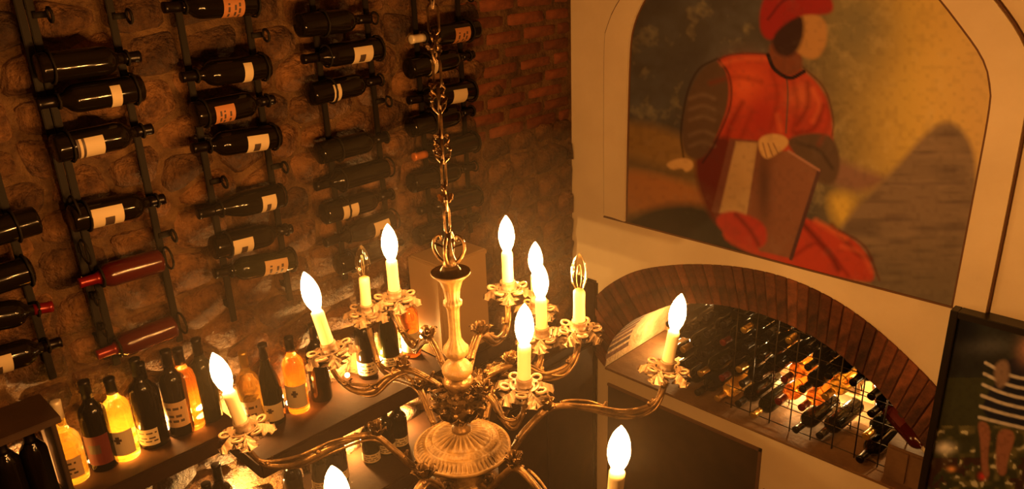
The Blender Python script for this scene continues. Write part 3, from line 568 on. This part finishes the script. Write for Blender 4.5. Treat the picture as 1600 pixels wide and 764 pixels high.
spots = [(k, i) for k in range(6) for i in range(13) if not (top_at(.688+i*.092-.04)-.04 < -1.960+k*.092 or top_at(.688+i*.092+.04)-.04 < -1.960+k*.092 or (k < 2 and i < 2) or (k, i) in gaps)]
ROWS = ['lowest row', 'second row up', 'third row up', 'fourth row up', 'fifth row up', 'top row']
for k, i in spots:
    y_ = .688+i*.092; z_ = -1.960+k*.092; nl = sum(1 for q in spots if q[0] == k and q[1] > i)
    rnd = random.random(); gl, cap = ('dglass', 'foil')
    if (k, i) in ((1, 5), (1, 6), (2, 6)): gl, cap = 'oglass', 'rfoil'
    elif (k, i) in ((0, 9), (2, 4)): gl, cap = 'yglass', 'gfoil'
    elif rnd > .86: cap = 'rfoil'
    elif rnd > .74: gl, cap = 'gglass', 'gfoil'
    dep = .03+random.uniform(-.025, .035)+k*.008; dn = Vector((-.985, .10, -.06+random.uniform(-.02, .02))).normalized()
    base = Vector((X+dep, y_, z_))-dn*.30
    gn = {'dglass': 'black', 'oglass': 'glowing orange', 'yglass': 'glowing yellow', 'gglass': 'dark green'}[gl]; cn = {'foil': 'dark', 'rfoil': 'red', 'gfoil': 'gold'}[cap]
    od = 'leftmost' if nl == 0 else ORD[nl]+' from left'
    bottle(base, dn, (0, -.6, -.8), 'bordeaux', gl, cap, 'low' if rnd < .3 else None, f'{gn} bottle, {cn} capsule, arched niche, {ROWS[k]}, {od}', 'bottles lying in the arched niche')
_b, _n = onX(1392, 640, X+.16), onX(1440, 694, X+.03)
bottle(_b, _n-_b, (-.3, -.3, .8), 'bordeaux', 'rglass', 'wfoil', 'red', 'bright red bottle lying on the wooden box at the right end of the niche', 'bottles lying in the arched niche', .28)
nb = thing('wooden_box', 'brown wooden box in the right end of the arched niche', 'box', (X+.15, .70, -2.01))
for n_, a in (('box_body', (-.12, .12, -.075, .085, .001, .155)), ('panel', (-.128, -.121, -.07, -.005, .012, .145)), ('panel', (-.128, -.121, .005, .08, .012, .145))): boxo(n_, a, M['boxwood'], nb, .002)
for y_, z_, xx, s_ in ((1.95, -1.93, X+.35, .7), (1.45, -1.80, X+.42, .6), (1.12, -1.88, X+.40, 1.3), (.78, -1.75, X+.38, .5), (1.30, -1.93, X+.42, 1.0), (1.70, -1.66, X+.30, .5), (1.25, -1.58, X+.34, .5)):
    lamp('niche_lamp', (xx, y_, z_), W_NICHE*s_, .02, (1, .58, .2))
    t = boxo('niche_lamp_body', (xx+.012, xx+.03, y_-.02, y_+.02, z_-.012, z_+.012), M['led'], nv, .003)
# ================================================================== CHANDELIER
AX = Vector((.816, .968, -.895))
ch = thing('chandelier', 'large two-tier brass chandelier with candle bulbs hanging on an ornate chain', 'chandelier', AX)
def cp(name, bm, m, parent=ch, sm=True): return obj(name, bm, m, parent, sm)
# baluster (fluted)
bm = bmesh.new()
def flute(r, z, a, k): return (r*(1+(.045*math.cos(12*a) if .20 < z < .345 else 0)), z)
lathe(bm, [(.012, .150), (.021, .152), (.0275, .160), (.0285, .168), (.022, .178), (.012, .184), (.011, .190), (.019, .194), (.0230, .202), (.0225, .210), (.016, .218), (.0110, .228), (.0098, .25), (.0108, .285), (.0125, .292), (.0165, .296), (.0165, .302), (.0125, .306), (.0145, .325), (.020, .342), (.031, .352), (.0345, .355), (.0345, .359), (.031, .357), (.020, .353), (.019, .360), (.014, .368), (.006, .372)], 48, flute)
cp('baluster', bm, M['gilt'])
# crown of scrolls on the baluster
bm = bmesh.new(); lathe(bm, [(.010, .366), (.013, .375), (.009, .385), (.0055, .40), (.004, .43)], 16)
for k in range(4):
    a = k*PI/2+.6; c_, s_ = math.cos(a), math.sin(a); P = [(.008, .372), (.020, .385), (.027, .402), (.024, .418), (.015, .426), (.013, .418), (.017, .414)]
    tube(bm, spline([(r*c_, r*s_, z) for r, z in P], 5), [.0038-.0018*i/30 for i in range(31)], 7)
    leaf(bm, (.006*c_, .006*s_, .40), (c_*.6, s_*.6, 1), (c_, s_, 0), .03, .010, .8)
cp('crown_finial', bm, M['brass'])
# hub
bm = bmesh.new(); lathe(bm, [(.014, .030), (.018, .034), (.018, .040), (.012, .046), (.016, .06), (.022, .085), (.024, .11), (.019, .125), (.026, .133), (.029, .142), (.024, .150), (.012, .153)], 28)
for k in range(8):
    a = k*PI/4; c_, s_ = math.cos(a), math.sin(a); leaf(bm, (.016*c_, .016*s_, .055), (c_*.35, s_*.35, 1), (c_, s_, 0), .055, .026, .7); leaf(bm, (.02*c_, .02*s_, .118), (c_*.8, s_*.8, -.2), (0, 0, 1), .03, .022, .6)
for k in range(12):
    a = k*PI/6+.2; c_, s_ = math.cos(a), math.sin(a); r_k = .034+.012*(k % 2); leaf(bm, (r_k*c_, r_k*s_, .075+.02*(k % 3)), (c_*.9, s_*.9, .7), (0, 0, 1), .032, .018, .8, 3)
    leaf(bm, (.022*c_, .022*s_, .10), (c_, s_, -.5), (0, 0, 1), .036, .022, .6, 3); leaf(bm, (.03*c_, .03*s_, .13), (c_*.7, s_*.7, .6), (c_, s_, 0), .034, .016, .8, 3); ball(bm, ((r_k+.01)*c_, (r_k+.01)*s_, .10), .0045)
cp('hub', bm, M['brass'])
# domed plate with gadroons
bm = bmesh.new()
def gad(r, z, a, k):
    r, z = _gad(r, z, a, k); return r*.95, z
def _gad(r, z, a, k):
    if .018 < r < .058: return r, z+.0034*math.cos(24*a)*math.sin((r-.018)/.04*PI)
    if .060 < r < .070: return r, z+.0012*math.cos(48*a)
    if .076 < r < .0925: return r, z+.0048*math.cos(60*a)*math.sin((r-.076)/.0165*PI)
    return r, z
lathe(bm, [(.014, .037), (.015, .034), (.019, .033), (.022, .031), (.028, .029), (.034, .0265), (.040, .0245), (.046, .0225), (.052, .0205), (.0575, .018), (.059, .0195), (.060, .017), (.063, .0155), (.067, .0145), (.071, .0125), (.0725, .0145), (.075, .012), (.078, .008), (.081, .0065), (.084, .0045), (.087, .003), (.090, .001), (.093, -.001), (.0945, .0008), (.097, -.001), (.0975, -.004), (.095, -.008), (.078, -.012), (.066, -.016), (.060, -.02)], 240, gad)
cp('domed_plate', bm, M['gilt'])
bm = bmesh.new(); lathe(bm, [(.060, -.017), (.058, -.03), (.060, -.06), (.066, -.064), (.066, -.072), (.052, -.09), (.035, -.12), (.018, -.14), (.020, -.155), (.012, -.17), (.002, -.178)], 40); cp('lower_bowl', bm, M['brass'])
# chain
chn = thing('x', '', ''); chn.name = 'chain'; chn.parent = ch
for k_ in ('label', 'category'): del chn[k_]
def link(P, kind, rot, L):
    bm = bmesh.new()
    if kind == 0:
        pts = [Vector((.0105*math.cos(t)*(1-.25*math.cos(2*t)), 0, L*.5*math.sin(t))) for t in np.linspace(0, 2*PI, 20, endpoint=False)]; tube(bm, pts, .0022, 6, True)
    else:
        tube(bm, [Vector((0, 0, -L/2)), Vector((0, 0, L/2))], .0032, 6)
        for s in (1, -1):
            tube(bm, spline([(s*.002, 0, -L*.45), (s*.011, 0, -L*.25), (s*.012, 0, 0), (s*.005, 0, L*.12), (s*.012, 0, L*.3), (s*.003, 0, L*.46)], 4), .0021, 6)
            for zz in (-.3, .05, .33): leaf(bm, (s*.004, 0, L*zz), (s, 0, .9), (0, 1, 0), .014, .009, .5)
            ball(bm, (s*.013, 0, -L*.02), .0034)
        for s in (1, -1): leaf(bm, (0, s*.003, -L*.2), (0, s*.7, 1), (1, 0, 0), .02, .010, .6)
    o = obj('chain_link', bm, M['brass'], chn); o.location = (0, 0, P); o.rotation_euler = (0, 0, rot); return o
protoL = link(.4535, 0, .3, .046); protoM = link(.494, 1, .9, .052)
zz = .4535+.041+.041; k = 0
while zz < CEIL-AX.z-.06:
    src = protoL if k % 2 == 0 else protoM; o = src.copy(); C.objects.link(o); o.location = (0, 0, zz); o.rotation_euler = (0, 0, 1.9*k+.4); zz += .041; k += 1
bm = bmesh.new(); lathe(bm, [(.05, CEIL-AX.z-.0005), (.05, CEIL-AX.z-.012), (.02, CEIL-AX.z-.03), (.004, CEIL-AX.z-.06), (.003, CEIL-AX.z-.1)][::-1], 24); cp('ceiling_rose', bm, M['brass'])
# bobeche
def bobeche_mesh(seed):
    rs = random.Random(seed); bm = bmesh.new(); lathe(bm, [(.004, -.016), (.010, -.014), (.014, -.009), (.022, -.006), (.027, -.001), (.026, -.0005), (.020, -.004), (.0135, -.004), (.0135, .006), (.0150, .010), (.0145, .014), (.0125, .014)], 24)
    for k in range(5):
        a = k*2*PI/5+rs.uniform(-.1, .1); c_, s_ = math.cos(a), math.sin(a); leaf(bm, (.020*c_, .020*s_, -.004), (c_, s_, .12), (0, 0, -1), .038, .041, .5, 3, .0018, .5)
        a += PI/5; c_, s_ = math.cos(a), math.sin(a); ctr = Vector((.034*c_, .034*s_, -.003))
        pts = [ctr+Vector((c_*math.cos(t)*.0085-s_*math.sin(t)*.009, s_*math.cos(t)*.0085+c_*math.sin(t)*.009, .002*math.cos(t))) for t in np.linspace(0, 2*PI, 14, endpoint=False)]
        tube(bm, pts, .0030, 6, True)
    me = bpy.data.meshes.new('bobeche'); bm.normal_update(); bm.to_mesh(me); bm.free(); me.materials.append(M['bobe']); me.polygons.foreach_set('use_smooth', [True]*len(me.polygons)); return me
BM = [bobeche_mesh(i) for i in range(3)]
def mk_mesh(name, fn, m):
    bm = bmesh.new(); fn(bm); me = bpy.data.meshes.new(name); bm.normal_update(); bm.to_mesh(me); bm.free(); me.materials.append(m); me.polygons.foreach_set('use_smooth', [True]*len(me.polygons)); return me
sleeve = mk_mesh('candle_sleeve', lambda b: lathe(b, [(.0118, .0), (.0121, .02), (.0116, .045), (.0119, .068), (.0117, .076), (.0095, .079), (.009, .080)], 20, lambda r, z, a, k: (r*(1+.02*math.cos(5*a+z*40)), z+(.0015*math.sin(3*a) if k == 4 else 0))), M['wax'])
SB = [(.007, .079), (.009, .084), (.0135, .094), (.0163, .107), (.0165, .116), (.0150, .128), (.0115, .140), (.0070, .149), (.0028, .155), (.0006, .158)]
bl_lit = mk_mesh('bulb', lambda b: lathe(b, SB, 20), M['bulb'])
bl_off = mk_mesh('bulb', lambda b: lathe(b, SB, 24, lambda r, z, a, k: (r*(1+.035*math.cos(12*a+z*60)), z)), M['clear'])
fil = mk_mesh('filament', lambda b: tube(b, spline([(.003, 0, .085), (.006, 0, .105), (.003, 0, .13), (-.003, 0, .13), (-.006, 0, .105), (-.003, 0, .085)], 4), .0007, 5), M['dimfil'])
def arm(name_px, dz, tilt, lit, upper):
    p = onZ(*name_px, AX.z+dz)-AX; R = math.hypot(p.x, p.y); az = math.atan2(p.y, p.x); zc = dz
    e = bpy.data.objects.new('arm', None); C.objects.link(e); e.parent = ch; e.rotation_euler = (0, 0, az); e.empty_display_size = .03
    def sub(n, bm, m): return obj(n, bm, m, e)
    if upper: P = [(.022, .105), (.035, .125), (R*.36, zc-.035), (R*.5, zc-.045), (R*.68, zc-.085), (R*.86, zc-.085), (R*.98, zc-.055), (R, zc-.018)]
    else: P = [(.060, -.055), (.092, -.040), (.128, .005), (R*.43, .045), (R*.60, .030), (R*.78, .0), (R*.92, .004), (R*.985, zc-.055), (R, zc-.018)]
    main = spline([(r, 0, z) for r, z in P], 7); n = len(main); bm = bmesh.new()
    tube(bm, main, [.0070-.0022*i/n for i in range(n)], 8); sub('arm_tube', bm, M['brass'])
    bm = bmesh.new()                                          # entwined thinner strand
    st = [q+Vector((0, .006*math.sin(i/n*9), .013*math.sin(PI*min(1, i/n*1.15))*(.6+.4*math.cos(i/n*11)))) for i, q in enumerate(main[4:-3])]; tube(bm, st, .0034, 7)
    st = [q+Vector((0, .008*math.cos(i/n*13), .004+.010*math.sin(i/n*16))) for i, q in enumerate(main[int(n*.42):-5])]; tube(bm, st, .0024, 6)
    st = [q+Vector((0, -.007*math.cos(i/n*10), -.009*math.sin(PI*i/n))) for i, q in enumerate(main[6:-6])]; tube(bm, st, .0026, 6); sub('arm_strand', bm, M['brass'])
    bm = bmesh.new(); ci = int(n*(.36 if upper else .36)); cpt = main[ci]
    for q in range(7):
        a = q*.9; leaf(bm, cpt+Vector((-.004, 0, 0)), (math.cos(a)*.8, math.sin(a), .5+.3*math.sin(a*2)), (0, 0, 1), .034, .017, .7)
    ball(bm, cpt+Vector((0, 0, .014)), .0055); ball(bm, cpt+Vector((.012, .006, .006)), .0045)
    for t in (.12, .2, .55, .74, .88):
        q = main[int(t*n)]; ball(bm, q+Vector((0, .004, .007)), .0046)
        leaf(bm, q, (.7, .5, .3), (0, 0, 1), .022, .011, .6); leaf(bm, q, (-.6, -.5, .3), (0, 0, 1), .020, .010, .6)
    if not upper:
        q = main[int(.1*n)]
        for t in range(5): leaf(bm, q, (math.cos(t*1.25), math.sin(t*1.25), .6), (0, 0, 1), .026, .018, .8)
    sub('arm_leaves', bm, M['brass'])
    hold = Matrix.Translation((R, 0, zc)) @ Matrix.Rotation(math.radians(tilt), 4, 'Y')
    def put(n_, me, extra=None):
        o = bpy.data.objects.new(n_, me); C.objects.link(o); o.parent = e; o.matrix_local = hold @ (extra or Matrix.Identity(4)); return o
    put('bobeche', random.choice(BM), Matrix.Rotation(random.uniform(0, 2*PI), 4, 'Z')); put('candle_sleeve', sleeve); put('bulb', bl_lit if lit else bl_off)
    if lit:
        wp = Matrix.Translation(AX) @ Matrix.Rotation(az, 4, 'Z') @ hold; lamp('candle_light', wp @ Vector((0, 0, .118)), W_BULB, .014)
    else: put('filament', fil)
for a in (((380, 668), .09, 10, 1, 0), ((548, 862), .10, 6, 1, 0), ((958, 800), .10, 5, 1, 0), ((1042, 573), .09, 9, 1, 0), ((838, 478), .10, 1, 1, 0), ((573, 483), .13, -3, 0, 0),
          ((515, 545), .19, 11, 1, 1), ((617, 462), .21, 1, 1, 1), ((794, 448), .21, 1, 1, 1), ((905, 510), .17, 0, 0, 1), ((847, 520), .14, -1, 1, 1), ((819, 600), .16, 2, 1, 1)): arm(*a)
# ================================================================== HAZE
if HAZE:
    bm = bmesh.new(); ball(bm, AX+Vector((0, 0, .18)), 1, 4, (.66, .66, .42)); hz = obj('haze', bm, [], None, False); m = bpy.data.materials.new('haze'); m.use_nodes = True; nt = m.node_tree; nt.nodes.clear()
    o_ = nt.nodes.new('ShaderNodeOutputMaterial'); v_ = nt.nodes.new('ShaderNodeVolumeScatter'); v_.inputs['Density'].default_value = HAZE; v_.inputs['Anisotropy'].default_value = .3; v_.inputs[0].default_value = (1, .9, .75, 1)
    nt.links.new(v_.outputs[0], o_.inputs['Volume']); hz.data.materials.append(m); hz['kind'] = 'stuff'; hz['label'] = 'thin warm haze glowing in the air around the candle bulbs'; hz['category'] = 'haze'

0 and print('STONES', len([o for o in wl.children if o.name.startswith('stone')]), 'BRICKS', len([o for o in wl.children if o.name.startswith('brick')]))
